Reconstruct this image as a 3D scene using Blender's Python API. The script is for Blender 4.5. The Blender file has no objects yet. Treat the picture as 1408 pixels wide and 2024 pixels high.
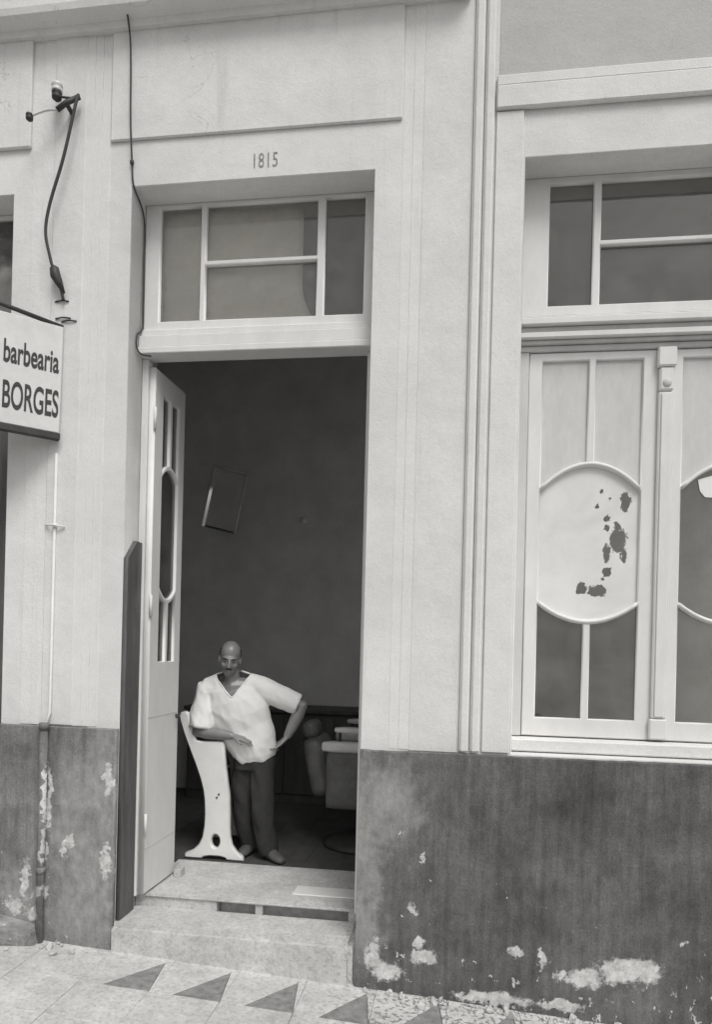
import bpy, bmesh, math, random
from mathutils import Vector, Matrix, Euler, noise
random.seed(7)
R = math.radians
S = bpy.context.scene
COL = S.collection

# ------------------------------------------------------------------ camera, sky, sun, exposure
cam = bpy.data.cameras.new('camera'); camo = bpy.data.objects.new('camera', cam); COL.objects.link(camo)
cam.sensor_fit = 'HORIZONTAL'; cam.sensor_width = 36.0
cam.lens = 36.0 * 1400 / 1408
cam.shift_x = 0.0; cam.shift_y = (1275 - 1012) / 1408.0
cam.clip_start = 0.05; cam.clip_end = 2000
camo.matrix_world = (Matrix.Translation((0, -4.1, 1.80)) @ Matrix.Rotation(R(8.0), 4, 'Z')
                     @ Matrix.Rotation(R(90), 4, 'X') @ Matrix.Rotation(R(1.4), 4, 'Z'))
S.camera = camo
S.render.resolution_x = 713; S.render.resolution_y = 1024

SUN_EL, SUN_AZ = R(55), R(150)          # from the street side, a little to the right
W = bpy.data.worlds.new('World'); S.world = W; W.use_nodes = True
nt = W.node_tree; nt.nodes.clear()
sky = nt.nodes.new('ShaderNodeTexSky'); sky.sky_type = 'NISHITA'; sky.sun_disc = False
sky.sun_elevation = SUN_EL; sky.sun_rotation = SUN_AZ; sky.dust_density = 4.0; sky.ozone_density = 0.5
bw = nt.nodes.new('ShaderNodeRGBToBW')   # black and white photograph
bg = nt.nodes.new('ShaderNodeBackground'); bg.inputs[1].default_value = 0.12
wo = nt.nodes.new('ShaderNodeOutputWorld')
nt.links.new(sky.outputs[0], bw.inputs[0]); nt.links.new(bw.outputs[0], bg.inputs[0]); nt.links.new(bg.outputs[0], wo.inputs[0])

sl = bpy.data.lights.new('sun', 'SUN'); sl.energy = 1.35; sl.angle = R(24); sl.color = (1, 0.985, 0.955)
so = bpy.data.objects.new('sun', sl); COL.objects.link(so)
sd = Vector((math.sin(SUN_AZ) * math.cos(SUN_EL), math.cos(SUN_AZ) * math.cos(SUN_EL), math.sin(SUN_EL)))
so.rotation_euler = sd.to_track_quat('Z', 'Y').to_euler(); so.location = (0, -8, 12)

S.view_settings.view_transform = 'Standard'; S.view_settings.look = 'None'
S.view_settings.gamma = 1.0; S.view_settings.exposure = 0.17; S.view_settings.use_curve_mapping = False
S.render.engine = 'CYCLES'
S.cycles.max_bounces = 8; S.cycles.diffuse_bounces = 5; S.cycles.transparent_max_bounces = 12

# ------------------------------------------------------------------ materials
def G(v): return (v, v * 0.992, v * 0.968, 1.0)

class NB:
    """small node-building helper"""
    def __init__(s, name):
        s.m = bpy.data.materials.new(name); s.m.use_nodes = True
        s.t = s.m.node_tree; s.t.nodes.clear()
        s.out = s.t.nodes.new('ShaderNodeOutputMaterial')
        s.geo = s.t.nodes.new('ShaderNodeNewGeometry')
    def n(s, typ, **kw):
        nd = s.t.nodes.new(typ)
        for k, v in kw.items(): setattr(nd, k, v)
        return nd
    def l(s, a, b): s.t.links.new(a, b)
    def put(s, sock, v):
        if isinstance(v, bpy.types.NodeSocket): s.l(v, sock)
        else: sock.default_value = v
    def math(s, op, a, b=0.0, clamp=False):
        nd = s.n('ShaderNodeMath', operation=op); nd.use_clamp = clamp
        s.put(nd.inputs[0], a); s.put(nd.inputs[1], b); return nd.outputs[0]
    def pos(s): return s.geo.outputs['Position']
    def xyz(s):
        nd = s.n('ShaderNodeSeparateXYZ'); s.l(s.pos(), nd.inputs[0]); return nd.outputs
    def noise(s, scale, detail=4, rough=0.55, stretch=(1, 1, 1), off=(0, 0, 0), dist=0.0):
        mp = s.n('ShaderNodeMapping'); mp.inputs['Scale'].default_value = stretch; mp.inputs['Location'].default_value = off
        s.l(s.pos(), mp.inputs[0])
        nd = s.n('ShaderNodeTexNoise'); nd.inputs['Scale'].default_value = scale
        nd.inputs['Detail'].default_value = detail; nd.inputs['Roughness'].default_value = rough
        nd.inputs['Distortion'].default_value = dist
        s.l(mp.outputs[0], nd.inputs['Vector']); return nd.outputs[0]
    def step(s, v, a, b, lo=0.0, hi=1.0):
        nd = s.n('ShaderNodeMapRange', interpolation_type='SMOOTHSTEP')
        s.put(nd.inputs[0], v); nd.inputs[1].default_value = a; nd.inputs[2].default_value = b
        nd.inputs[3].default_value = lo; nd.inputs[4].default_value = hi; return nd.outputs[0]
    def lin(s, v, a, b, lo=0.0, hi=1.0):
        nd = s.n('ShaderNodeMapRange')
        s.put(nd.inputs[0], v); nd.inputs[1].default_value = a; nd.inputs[2].default_value = b
        nd.inputs[3].default_value = lo; nd.inputs[4].default_value = hi; return nd.outputs[0]
    def mix(s, f, a, b):
        nd = s.n('ShaderNodeMix', data_type='FLOAT')
        s.put(nd.inputs[0], f); s.put(nd.inputs[2], a); s.put(nd.inputs[3], b); return nd.outputs[0]
    def tint(s, v):
        c = s.n('ShaderNodeCombineColor')
        s.put(c.inputs[0], v); s.put(c.inputs[1], s.math('MULTIPLY', v, 0.992)); s.put(c.inputs[2], s.math('MULTIPLY', v, 0.968))
        return c.outputs[0]
    def bump(s, h, strength=0.3, dist=0.01):
        b = s.n('ShaderNodeBump'); b.inputs['Strength'].default_value = strength; b.inputs['Distance'].default_value = dist
        s.put(b.inputs['Height'], h); return b.outputs[0]
    def bsdf(s, val, rough=0.8, spec=0.3, normal=None, metal=0.0):
        p = s.n('ShaderNodeBsdfPrincipled')
        s.l(s.tint(val), p.inputs['Base Color'])
        s.put(p.inputs['Roughness'], rough); p.inputs['Specular IOR Level'].default_value = spec
        p.inputs['Metallic'].default_value = metal
        if normal is not None: s.l(normal, p.inputs['Normal'])
        return p.outputs[0]
    def blobs(s, lst, warp=0.5, wscale=9.0, edge=0.25):
        """union of rough-edged patches: (x, z, rx, rz) in metres on a facade plane"""
        x, y, z = s.xyz(); nz = s.noise(wscale, 8, 0.78)
        nn = s.math('MULTIPLY', s.math('SUBTRACT', nz, 0.5), warp * 2.6)
        k = warp * 0.62 / wscale
        for (sc, am, o1, o2) in ((wscale * .8, 1.4 * k, 11, 23), (wscale * 2.4, .9 * k, 37, 51)):
            x = s.math('ADD', x, s.math('MULTIPLY', s.math('SUBTRACT', s.noise(sc, 3, .6, off=(o1, 3, 1)), .5), am * 2))
            z = s.math('ADD', z, s.math('MULTIPLY', s.math('SUBTRACT', s.noise(sc, 3, .6, off=(o2, 7, 5)), .5), am * 2))
        tot = None
        for (cx, cz, rx, rz) in lst:
            a = s.math('DIVIDE', s.math('SUBTRACT', x, cx), rx); b = s.math('DIVIDE', s.math('SUBTRACT', z, cz), rz)
            d = s.math('SQRT', s.math('ADD', s.math('MULTIPLY', a, a), s.math('MULTIPLY', b, b)))
            tot = d if tot is None else s.math('MINIMUM', tot, d)
        return s.step(s.math('ADD', tot, nn), 1.0 + edge / 2, 1.0 - edge / 2)
    def done(s, shader): s.l(shader, s.out.inputs[0]); return s.m

def plain(name, v, rough=0.7, spec=0.3, var=0.12, scale=14, bump=0.15, bs=60, stretch=(1, 1, 1), metal=0.0):
    b = NB(name)
    n1 = b.noise(scale, 5, 0.6, stretch); n2 = b.noise(bs, 3, 0.6, stretch)
    val = b.math('MULTIPLY', v, b.lin(n1, 0.25, 0.75, 1 - var, 1 + var))
    val = b.math('MULTIPLY', val, b.lin(n2, 0.2, 0.8, 1 - var * 0.35, 1 + var * 0.35))
    return b.done(b.bsdf(val, rough, spec, b.bump(n2, bump, 0.004), metal))

def plaster(name, v, dirt=0.12):
    b = NB(name); x, y, z = b.xyz()
    big = b.noise(1.3, 4, 0.6); mid = b.noise(6, 6, 0.65); fine = b.noise(90, 4, 0.7)
    streak = b.noise(5, 5, 0.65, (3.0, 3.0, 0.22))
    val = b.math('MULTIPLY', v, b.lin(big, 0.3, 0.7, 1 - dirt, 1 + dirt * 0.35))
    val = b.math('MULTIPLY', val, b.lin(mid, 0.3, 0.75, 1 - dirt * 0.4, 1 + dirt * 0.3))
    val = b.math('MULTIPLY', val, b.lin(fine, 0.25, 0.75, 0.92, 1.06))
    val = b.math('MULTIPLY', val, b.step(streak, 0.62, 0.85, 1.0, 1 - dirt * 0.9))
    spots = b.step(b.noise(11, 3, 0.5, off=(3, 1, 7)), 0.74, 0.79)
    val = b.math('MULTIPLY', val, b.math('SUBTRACT', 1.0, b.math('MULTIPLY', spots, 0.22)))
    run = b.math('MULTIPLY', b.step(b.noise(14, 4, 0.6, (1, 1, 0.06), (9, 2, 4)), 0.55, 0.8), b.step(big, 0.42, 0.6))
    val = b.math('MULTIPLY', val, b.math('SUBTRACT', 1.0, b.math('MULTIPLY', run, dirt * 1.3)))
    vo = b.n('ShaderNodeTexVoronoi', feature='DISTANCE_TO_EDGE'); vo.inputs['Scale'].default_value = 0.75
    wv = b.n('ShaderNodeVectorMath', operation='ADD'); nzc = b.n('ShaderNodeTexNoise'); nzc.inputs['Scale'].default_value = 3.2; nzc.inputs['Detail'].default_value = 7
    b.l(b.pos(), nzc.inputs['Vector']); b.l(b.pos(), wv.inputs[0]); b.l(nzc.outputs[1], wv.inputs[1]); b.l(wv.outputs[0], vo.inputs['Vector'])
    crack = b.math('MULTIPLY', b.step(vo.outputs['Distance'], 0.0045, 0.0008), b.step(b.noise(0.9, 3, 0.6, off=(2, 8, 3)), 0.56, 0.66))
    val = b.math('MULTIPLY', val, b.math('SUBTRACT', 1.0, b.math('MULTIPLY', crack, 0.26)))
    pores = b.step(b.noise(160, 2, 0.6), 0.66, 0.74)
    val = b.math('MULTIPLY', val, b.math('SUBTRACT', 1.0, b.math('MULTIPLY', pores, 0.16)))
    h = b.math('ADD', b.math('ADD', b.math('MULTIPLY', mid, 1.0), b.math('MULTIPLY', fine, 0.35)), b.math('MULTIPLY', b.noise(2.6, 3, 0.5), 2.2))
    return b.done(b.bsdf(val, 0.9, 0.15, b.bump(h, 0.38, 0.014)))

def worn(name, v):
    b = NB(name); big = b.noise(2.1, 5, 0.65); mid = b.noise(11, 6, 0.7); fine = b.noise(70, 4, 0.75); spk = b.noise(38, 3, 0.6, off=(4, 4, 4))
    val = b.math('MULTIPLY', v, b.lin(big, 0.3, 0.7, 0.80, 1.10)); val = b.math('MULTIPLY', val, b.lin(mid, 0.3, 0.7, 0.84, 1.10))
    val = b.math('MULTIPLY', val, b.lin(fine, 0.25, 0.75, 0.84, 1.12))
    x, y, z = b.xyz()
    rough_right = b.math('MULTIPLY', b.step(x, -0.75, -0.2), 0.42)
    val = b.math('MULTIPLY', val, b.math('SUBTRACT', 1.0, b.math('MULTIPLY', b.step(spk, 0.50, 0.60), b.math('ADD', 0.16, rough_right))))
    return b.done(b.bsdf(val, 0.9, 0.2, b.bump(b.math('ADD', mid, b.math('MULTIPLY', fine, .6)), 0.6, 0.010)))

M = {}
M['wall'] = plaster('wall_plaster', 0.74)
M['trim'] = plaster('trim_plaster', 0.76, 0.09)
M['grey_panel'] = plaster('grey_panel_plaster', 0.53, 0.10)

def dado(name, patches, greys, base=0.118):
    b = NB(name); x, y, z = b.xyz()
    streak = b.noise(9, 6, 0.7, (2.2, 2.2, 0.16)); mid = b.noise(5, 6, 0.65); fine = b.noise(80, 4, 0.7)
    med = b.noise(24, 5, 0.7, (1, 1, 0.55))
    val = b.math('MULTIPLY', base, b.lin(streak, 0.28, 0.74, 0.68, 1.36))
    val = b.math('MULTIPLY', val, b.lin(mid, 0.3, 0.75, 0.78, 1.28))
    val = b.math('MULTIPLY', val, b.lin(med, 0.3, 0.7, 0.85, 1.17))
    val = b.math('MULTIPLY', val, b.lin(fine, 0.25, 0.75, 0.72, 1.3))
    val = b.math('MULTIPLY', val, b.lin(b.noise(1.6, 5, 0.65, off=(6, 1, 2)), 0.32, 0.68, 0.72, 1.32))
    # rubbed, paler paint
    rub = b.blobs(greys, 0.9, 6.0, 1.5)
    val = b.mix(b.math('MULTIPLY', rub, 0.75), val, b.math('MULTIPLY', 0.34, b.lin(med, 0.3, 0.7, 0.7, 1.25)))
    # scattered little chips, more of them low down
    low = b.lin(z, -0.25, 0.75, 0.14, 0.0)
    chips = b.step(b.math('ADD', b.noise(17, 4, 0.65, (1, 1, 0.7)), low), 0.745, 0.775)
    big = b.blobs(patches, 0.85, 13.0, 0.5)
    bare = b.math('MAXIMUM', chips, big)
    pl = b.math('MULTIPLY', 0.60, b.lin(b.noise(30, 5, 0.7), 0.3, 0.7, 0.6, 1.25))
    val = b.mix(bare, val, pl)
    h = b.math('SUBTRACT', b.math('ADD', b.math('MULTIPLY', mid, 0.7), b.math('MULTIPLY', fine, 0.3)), b.math('MULTIPLY', bare, 0.8))
    return b.done(b.bsdf(val, 0.85, 0.2, b.bump(h, 0.5, 0.012)))

M['dado_right'] = dado('dado_paint',
    [(0.98, 0.05, .17, .07), (0.74, -0.01, .10, .06), (-0.13, 0.04, .07, .05), (-0.42, 0.045, .05, .09), (0.375, 0.10, .03, .03),
     (0.513, 0.08, .02, .06), (1.27, 0.228, .02, .02), (-0.277, 0.72, .012, .02), (-0.144, 0.60, .012, .03), (-0.35, -0.06, .09, .06),
     (0.62, 0.0, .03, .03), (-0.16, 0.12, .03, .03), (-0.2, 0.3, .02, .03), (0.25, -0.16, .22, .035), (0.6, -0.17, .12, .03)],
    [(-0.52, 0.72, .13, .42), (-0.5, 0.25, .12, .25), (-0.35, 0.9, .15, .2)])
M['dado_left'] = dado('dado_paint_worn',
    [(-2.07, 0.98, .035, .10), (-2.30, 0.567, .03, .04), (-2.07, 0.46, .03, .10), (-2.60, 0.30, .03, .12), (-2.455, 0.80, .018, .22),
     (-2.46, 0.50, .014, .10), (-2.33, 0.52, .012, .06), (-2.49, 0.25, .03, .05), (-2.66, 0.14, .05, .06), (-2.52, 0.11, .05, .04)],
    [(-2.17, 0.40, .22, .34), (-2.10, 0.85, .12, .45), (-2.2, 0.12, .22, .2), (-2.30, 0.7, .10, .3), (-2.65, 0.2, .12, .2)], 0.18)

M['paint'] = plain('white_joinery_paint', 0.70, 0.5, 0.35, 0.07, 7, 0.10, 50, (1, 1, 0.4))
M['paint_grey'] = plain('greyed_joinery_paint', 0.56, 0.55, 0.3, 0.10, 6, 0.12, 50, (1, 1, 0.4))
M['stone'] = worn('step_stone', 0.60)
M['marble'] = plain('pale_marble', 0.76, 0.5, 0.4, 0.05, 9, 0.05, 70)
M['tile'] = plain('pavement_tile_light', 0.60, 0.85, 0.2, 0.16, 9, 0.45, 85)
M['tile'] = worn('pavement_tile_light', 0.62)
M['tile_dark'] = plain('pavement_tile_dark', 0.24, 0.85, 0.2, 0.38, 22, 0.45, 85)
M['mortar'] = plain('pavement_mortar', 0.46, 0.95, 0.1, 0.25, 20, 0.6, 60)
M['asphalt'] = plain('road_surface', 0.22, 0.9, 0.2, 0.2, 8, 0.5, 120)  # unseen road, its tone lifted to bounce light up under the soffits
M['iron'] = plain('dark_iron', 0.045, 0.55, 0.4, 0.25, 20, 0.2, 80)
M['rubber'] = plain('dark_cable_sheath', 0.05, 0.6, 0.3, 0.2, 30, 0.1, 90)
M['porcelain'] = plain('porcelain', 0.62, 0.3, 0.5, 0.08, 10, 0.05, 50)
M['enamel'] = plain('white_enamel', 0.78, 0.35, 0.5, 0.05, 9, 0.06, 40)
M['dark_wood'] = plain('dark_wood', 0.09, 0.55, 0.35, 0.3, 9, 0.2, 40, (1, 1, 0.2))
M['dark_board'] = plain('dark_painted_board', 0.11, 0.7, 0.3, 0.45, 7, 0.3, 40, (2, 2, 0.25))
M['floor_in'] = plain('dark_floor_boards', 0.085, 0.6, 0.3, 0.25, 8, 0.2, 40)
M['room'] = plain('room_wall_paint', 0.70, 0.9, 0.15, 0.14, 3, 0.2, 40)
M['ceiling'] = plain('dark_ceiling_paint', 0.22, 0.9, 0.15, 0.14, 3, 0.2, 40)  # ceiling toned dark to keep it from showing bright through the panes
M['leather'] = plain('dark_leather', 0.11, 0.45, 0.4, 0.3, 9, 0.3, 60)
M['worn_leather'] = plain('pale_worn_leather', 0.55, 0.55, 0.3, 0.15, 9, 0.2, 60)
M['ink'] = plain('sign_ink', 0.055, 0.7, 0.3, 0.35, 60, 0.1, 90)
M['ink_faded'] = plain('faded_number_ink', 0.27, 0.8, 0.2, 0.5, 45, 0.1, 90)
M['sign'] = plain('sign_enamel', 0.66, 0.5, 0.35, 0.09, 8, 0.1, 40)
M['paper'] = plain('blind_paper', 0.86, 0.9, 0.1, 0.06, 4, 0.1, 30)
M['skin'] = plain('skin', 0.23, 0.36, 0.6, 0.12, 25, 0.12, 140)
M['hair'] = plain('hair', 0.035, 0.7, 0.2, 0.3, 70, 0.5, 160)
M['eye'] = plain('eye', 0.35, 0.2, 0.5, 0.02, 20, 0.0, 40)
M['shirt'] = plain('white_shirt_cloth', 0.80, 0.85, 0.15, 0.03, 9, 0.2, 120)
M['trousers'] = plain('dark_trouser_cloth', 0.048, 0.9, 0.1, 0.15, 12, 0.25, 130)
M['shoe'] = plain('dark_shoe_leather', 0.10, 0.5, 0.3, 0.15, 14, 0.1, 60)
M['rubble'] = plain('broken_plaster', 0.50, 0.95, 0.1, 0.25, 22, 0.7, 60)

M['chrome'] = plain('polished_metal', 0.9, 0.07, 0.5, 0.05, 9, 0.0, 40, metal=1.0)
M['dull_metal'] = plain('dull_metal', 0.42, 0.42, 0.5, 0.2, 9, 0.1, 40, metal=1.0)

def glass_shader(b, dusty=0.06):
    tr = b.n('ShaderNodeBsdfTransparent'); tr.inputs[0].default_value = G(0.97)
    gl = b.n('ShaderNodeBsdfGlossy'); gl.inputs['Roughness'].default_value = 0.03; gl.inputs[0].default_value = G(0.9)
    fr = b.n('ShaderNodeFresnel'); fr.inputs[0].default_value = 1.5
    wav = b.noise(2.2, 2, 0.5)
    b.l(b.bump(wav, 0.12, 0.02), gl.inputs['Normal'])
    mx = b.n('ShaderNodeMixShader'); b.l(fr.outputs[0], mx.inputs[0]); b.l(tr.outputs[0], mx.inputs[1]); b.l(gl.outputs[0], mx.inputs[2])
    df = b.n('ShaderNodeBsdfDiffuse'); df.inputs[0].default_value = G(0.55)
    m2 = b.n('ShaderNodeMixShader')
    b.l(b.math('MULTIPLY', dusty, b.lin(b.noise(5, 5, 0.65), 0.3, 0.7, 0.4, 1.7)), m2.inputs[0])
    b.l(mx.outputs[0], m2.inputs[1]); b.l(df.outputs[0], m2.inputs[2])
    return m2.outputs[0]
b = NB('dusty_glass'); M['glass'] = b.done(glass_shader(b, 0.075))
b = NB('lightened_glass'); M['lightened_glass'] = b.done(glass_shader(b, 0.13))  # heavier dust veil, put in to lighten the door's transom panes
b = NB('whitewashed_glass_chipped')
chip = b.blobs([(.963, 2.678, .03, .055), (.93, 2.45, .045, .075), (.865, 2.37, .02, .055), (.962, 2.36, .018, .05), (.866, 2.265, .02, .025),
                (.725, 2.165, .028, .035), (.815, 2.15, .055, .036), (.805, 2.649, .011, .012), (.858, 2.575, .022, .02), (.862, 2.52, .014, .02),
                (.83, 2.74, .012, .012), (.88, 2.69, .008, .01), (.845, 2.225, .012, .012), (.92, 2.53, .02, .03)], 0.75, 30.0, 0.12)
paintv = b.math('MULTIPLY', 0.70, b.lin(b.noise(4, 5, 0.6, dist=0.6), 0.3, 0.7, 0.9, 1.08))
mxs = b.n('ShaderNodeMixShader'); b.l(chip, mxs.inputs[0]); b.l(b.bsdf(paintv, 0.45, 0.35), mxs.inputs[1]); b.l(glass_shader(b, 0.06), mxs.inputs[2])
M['white_glass'] = b.done(mxs.outputs[0])
M['white_panel'] = plain('whitewashed_panel', 0.58, 0.6, 0.3, 0.10, 5, 0.12, 40, (1, 1, 0.35))

# ------------------------------------------------------------------ object helpers
def tag(o, label=None, cat=None, group=None, kind=None):
    if label: o['label'] = label
    if cat: o['category'] = cat
    if group: o['group'] = group
    if kind: o['kind'] = kind
    return o
def empty(name, loc=(0, 0, 0), rz=0.0):
    o = bpy.data.objects.new(name, None); COL.objects.link(o); o.location = loc; o.rotation_euler = (0, 0, rz)
    o.empty_display_size = 0.1; return o
def link(name, me, mat, parent=None):
    o = bpy.data.objects.new(name, me); COL.objects.link(o)
    if mat is not None: me.materials.clear(); me.materials.append(mat)
    if parent is not None: o.parent = parent
    return o
def bobj(name, bm, mat, parent=None, smooth=False):
    bmesh.ops.recalc_face_normals(bm, faces=bm.faces)
    me = bpy.data.meshes.new(name); bm.to_mesh(me); bm.free()
    if smooth:
        for p in me.polygons: p.use_smooth = True
    return link(name, me, mat, parent)
def abox(bm, x0, x1, y0, y1, z0, z1):
    v = [bm.verts.new((x, y, z)) for x in (x0, x1) for y in (y0, y1) for z in (z0, z1)]
    for f in ((0, 1, 3, 2), (4, 6, 7, 5), (0, 4, 5, 1), (2, 3, 7, 6), (0, 2, 6, 4), (1, 5, 7, 3)):
        bm.faces.new([v[i] for i in f])
def box(name, x0, x1, y0, y1, z0, z1, mat, parent=None, bev=0.004, seg=1):
    bm = bmesh.new(); abox(bm, x0, x1, y0, y1, z0, z1)
    if bev: bmesh.ops.bevel(bm, geom=list(bm.edges), offset=bev, segments=seg, affect='EDGES', clamp_overlap=True)
    return bobj(name, bm, mat, parent)
def flat_mesh(name, outer, holes, depth, bev=0.0):
    """solid plate in local XZ, thickness along Y centred on 0, with openings"""
    cu = bpy.data.curves.new(name, 'CURVE'); cu.dimensions = '2D'; cu.fill_mode = 'BOTH'
    cu.extrude = depth / 2 - bev; cu.bevel_depth = bev; cu.bevel_resolution = 0
    cu.offset = -bev
    for ring in [outer] + list(holes):
        sp = cu.splines.new('POLY'); sp.points.add(len(ring) - 1); sp.use_cyclic_u = True
        for p, (x, z) in zip(sp.points, ring): p.co = (x, z, 0, 1)
    o = bpy.data.objects.new(name, cu); COL.objects.link(o)
    me = bpy.data.meshes.new_from_object(o.evaluated_get(bpy.context.evaluated_depsgraph_get()))
    bpy.data.objects.remove(o); bpy.data.curves.remove(cu)
    me.transform(Matrix.Rotation(R(90), 4, 'X')); me.name = name
    return me
def plate(name, outer, holes, y0, depth, mat, parent=None, bev=0.0):
    me = flat_mesh(name, outer, holes, depth, bev)
    o = link(name, me, mat, parent); o.location = (0, y0 + depth / 2, 0); return o
def rect(x0, x1, z0, z1): return [(x0, z0), (x1, z0), (x1, z1), (x0, z1)]

def frames(pts):
    T = []
    for i in range(len(pts)):
        a = pts[max(i - 1, 0)]; c = pts[min(i + 1, len(pts) - 1)]; T.append((c - a).normalized())
    u = T[0].orthogonal().normalized(); out = []
    for t in T:
        u = (u - t * u.dot(t))
        u = u.normalized() if u.length > 1e-6 else t.orthogonal().normalized()
        out.append((t, u, t.cross(u)))
    return out
def loft(bm, pts, rad, n=12, side=None, cap=True):
    """tube through pts; rad = r or (r_side, r_other); side = direction of r_side"""
    pts = [Vector(p) for p in pts]; fr = frames(pts); rings = []
    if not isinstance(rad, (list,)): rad = [rad] * len(pts)
    for p, r, (t, u, w) in zip(pts, rad, fr):
        if side is not None:
            u = Vector(side); u = (u - t * u.dot(t)).normalized(); w = t.cross(u)
        ra, rb = r if isinstance(r, tuple) else (r, r)
        rings.append([bm.verts.new(p + u * math.cos(2 * math.pi * k / n) * ra + w * math.sin(2 * math.pi * k / n) * rb) for k in range(n)])
    for a, c in zip(rings, rings[1:]):
        for k in range(n): bm.faces.new((a[k], a[(k + 1) % n], c[(k + 1) % n], c[k]))
    if cap: bm.faces.new(rings[0][::-1]); bm.faces.new(rings[-1])
def ell(bm, c, r, sub=3, rot=None):
    m = Matrix.Translation(c) @ (rot.to_matrix().to_4x4() if rot else Matrix.Identity(4)) @ Matrix.Diagonal((r[0], r[1], r[2], 1))
    bmesh.ops.create_icosphere(bm, subdivisions=sub, radius=1.0, matrix=m)
def smooth_path(pts, n=8):
    pts = [Vector(p) for p in pts]; out = []
    for i in range(len(pts) - 1):
        p0 = pts[max(i - 1, 0)]; p1 = pts[i]; p2 = pts[i + 1]; p3 = pts[min(i + 2, len(pts) - 1)]
        for k in range(n):
            t = k / n
            out.append(0.5 * ((2 * p1) + (p2 - p0) * t + (2 * p0 - 5 * p1 + 4 * p2 - p3) * t * t + (3 * p1 - p0 - 3 * p2 + p3) * t ** 3))
    out.append(pts[-1]); return out
def tube(name, pts, r, mat, parent=None, n=8, curve=True):
    bm = bmesh.new(); loft(bm, smooth_path(pts) if curve else pts, r, n); return bobj(name, bm, mat, parent, True)
def remesh(bm, voxel, it=4, fac=0.5):
    bmesh.ops.recalc_face_normals(bm, faces=bm.faces)
    me = bpy.data.meshes.new('tmp'); bm.to_mesh(me); bm.free()
    o = bpy.data.objects.new('tmp', me); COL.objects.link(o)
    md = o.modifiers.new('r', 'REMESH'); md.mode = 'VOXEL'; md.voxel_size = voxel; md.adaptivity = 0
    sm = o.modifiers.new('s', 'SMOOTH'); sm.iterations = it; sm.factor = fac
    out = bpy.data.meshes.new_from_object(o.evaluated_get(bpy.context.evaluated_depsgraph_get()))
    bpy.data.objects.remove(o); bpy.data.meshes.remove(me)
    for p in out.polygons: p.use_smooth = True
    return out
def copy_to(o, parent, loc=None):
    c = o.copy(); COL.objects.link(c); c.parent = parent
    if loc is not None: c.location = loc
    return c

# ------------------------------------------------------------------ ground
SL = -0.055                                   # the street falls to the right
def gz(x): return -0.1954 + SL * x            # pavement level at the facade
def sloped(name, x0, x1, y0, y1, dz, mat, nx=1, thick=0.0):
    bm = bmesh.new()
    vs = [bm.verts.new((x, y, gz(x) + dz)) for x, y in ((x0, y0), (x1, y0), (x1, y1), (x0, y1))]
    f = bm.faces.new(vs)
    if thick:
        r = bmesh.ops.extrude_face_region(bm, geom=[f])
        for v in r['geom']:
            if isinstance(v, bmesh.types.BMVert): v.co.z -= thick
    return bobj(name, bm, mat)
tag(sloped('ground', -300, 300, -300, 60, -0.20, M['asphalt']), kind='structure')
pav = tag(sloped('pavement', -14, 12, -2.3, 0.02, -0.012, M['mortar'], thick=0.3), kind='structure')
tag(sloped('kerb', -14, 12, -2.45, -2.3, -0.008, M['stone'], thick=0.32), kind='structure')

# pavement tiles: rows next to the wall, one row carries the dark triangles
def piece(name, poly, z, t, mat, parent):
    bm = bmesh.new()
    top = [bm.verts.new((x, y, gz(x) + z)) for x, y in poly]
    bot = [bm.verts.new((x, y, gz(x) + z - t)) for x, y in poly]
    bm.faces.new(top); bm.faces.new(bot[::-1])
    for i in range(len(poly)):
        j = (i + 1) % len(poly); bm.faces.new((top[i], bot[i], bot[j], top[j]))
    bmesh.ops.bevel(bm, geom=[e for e in bm.edges if e.verts[0].co.z > gz(e.verts[0].co.x) + z - t / 2 and e.verts[1].co.z > gz(e.verts[1].co.x) + z - t / 2],
                    offset=0.003, segments=1, affect='EDGES')
    return bobj(name, bm, mat, parent)
P0, PW, g = -1.61, 0.402, 0.0014
for i in range(-5, 10):
    xr = P0 + i * PW; xl = xr - PW
    zz = lambda: random.uniform(-0.0015, 0.0015)
    piece('paving_tile', [(xl + g, -0.085 + g), (xr - g, -0.085 + g), (xr - g, -0.004), (xl + g, -0.004)], zz(), 0.02, M['tile'], pav)
    a, bb = -0.085 - g, -0.432 + g
    tx = xr - 0.045; bx = xl + 0.135
    if 0 <= i <= 5:
        piece('triangle_tile', [(bx + g, bb), (xr - g * 2, bb), (tx - g, a - 0.018)], zz(), 0.02, M['tile_dark'], pav)
        piece('paving_tile', [(xl + g, bb), (bx - g, bb), (tx - g * 2.5, a - 0.012), (tx - g * 2, a), (xl + g, a)], zz(), 0.02, M['tile'], pav)
        piece('paving_tile', [(tx + g, a), (tx + g, a - 0.012), (xr - g * .2, bb), (xr - g * .1, a)], zz(), 0.02, M['tile'], pav)
    else:
        piece('paving_tile', [(xl + g, bb), (xr - g, bb), (xr - g, a), (xl + g, a)], zz(), 0.02, M['tile'], pav)
    for r_ in range(4):
        y1 = -0.432 - g - r_ * 0.36; y0 = y1 - 0.36 + 2 * g
        piece('paving_tile', [(xl + g, y0), (xr - g, y0), (xr - g, y1), (xl + g, y1)], zz(), 0.02, M['tile'], pav)

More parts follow.
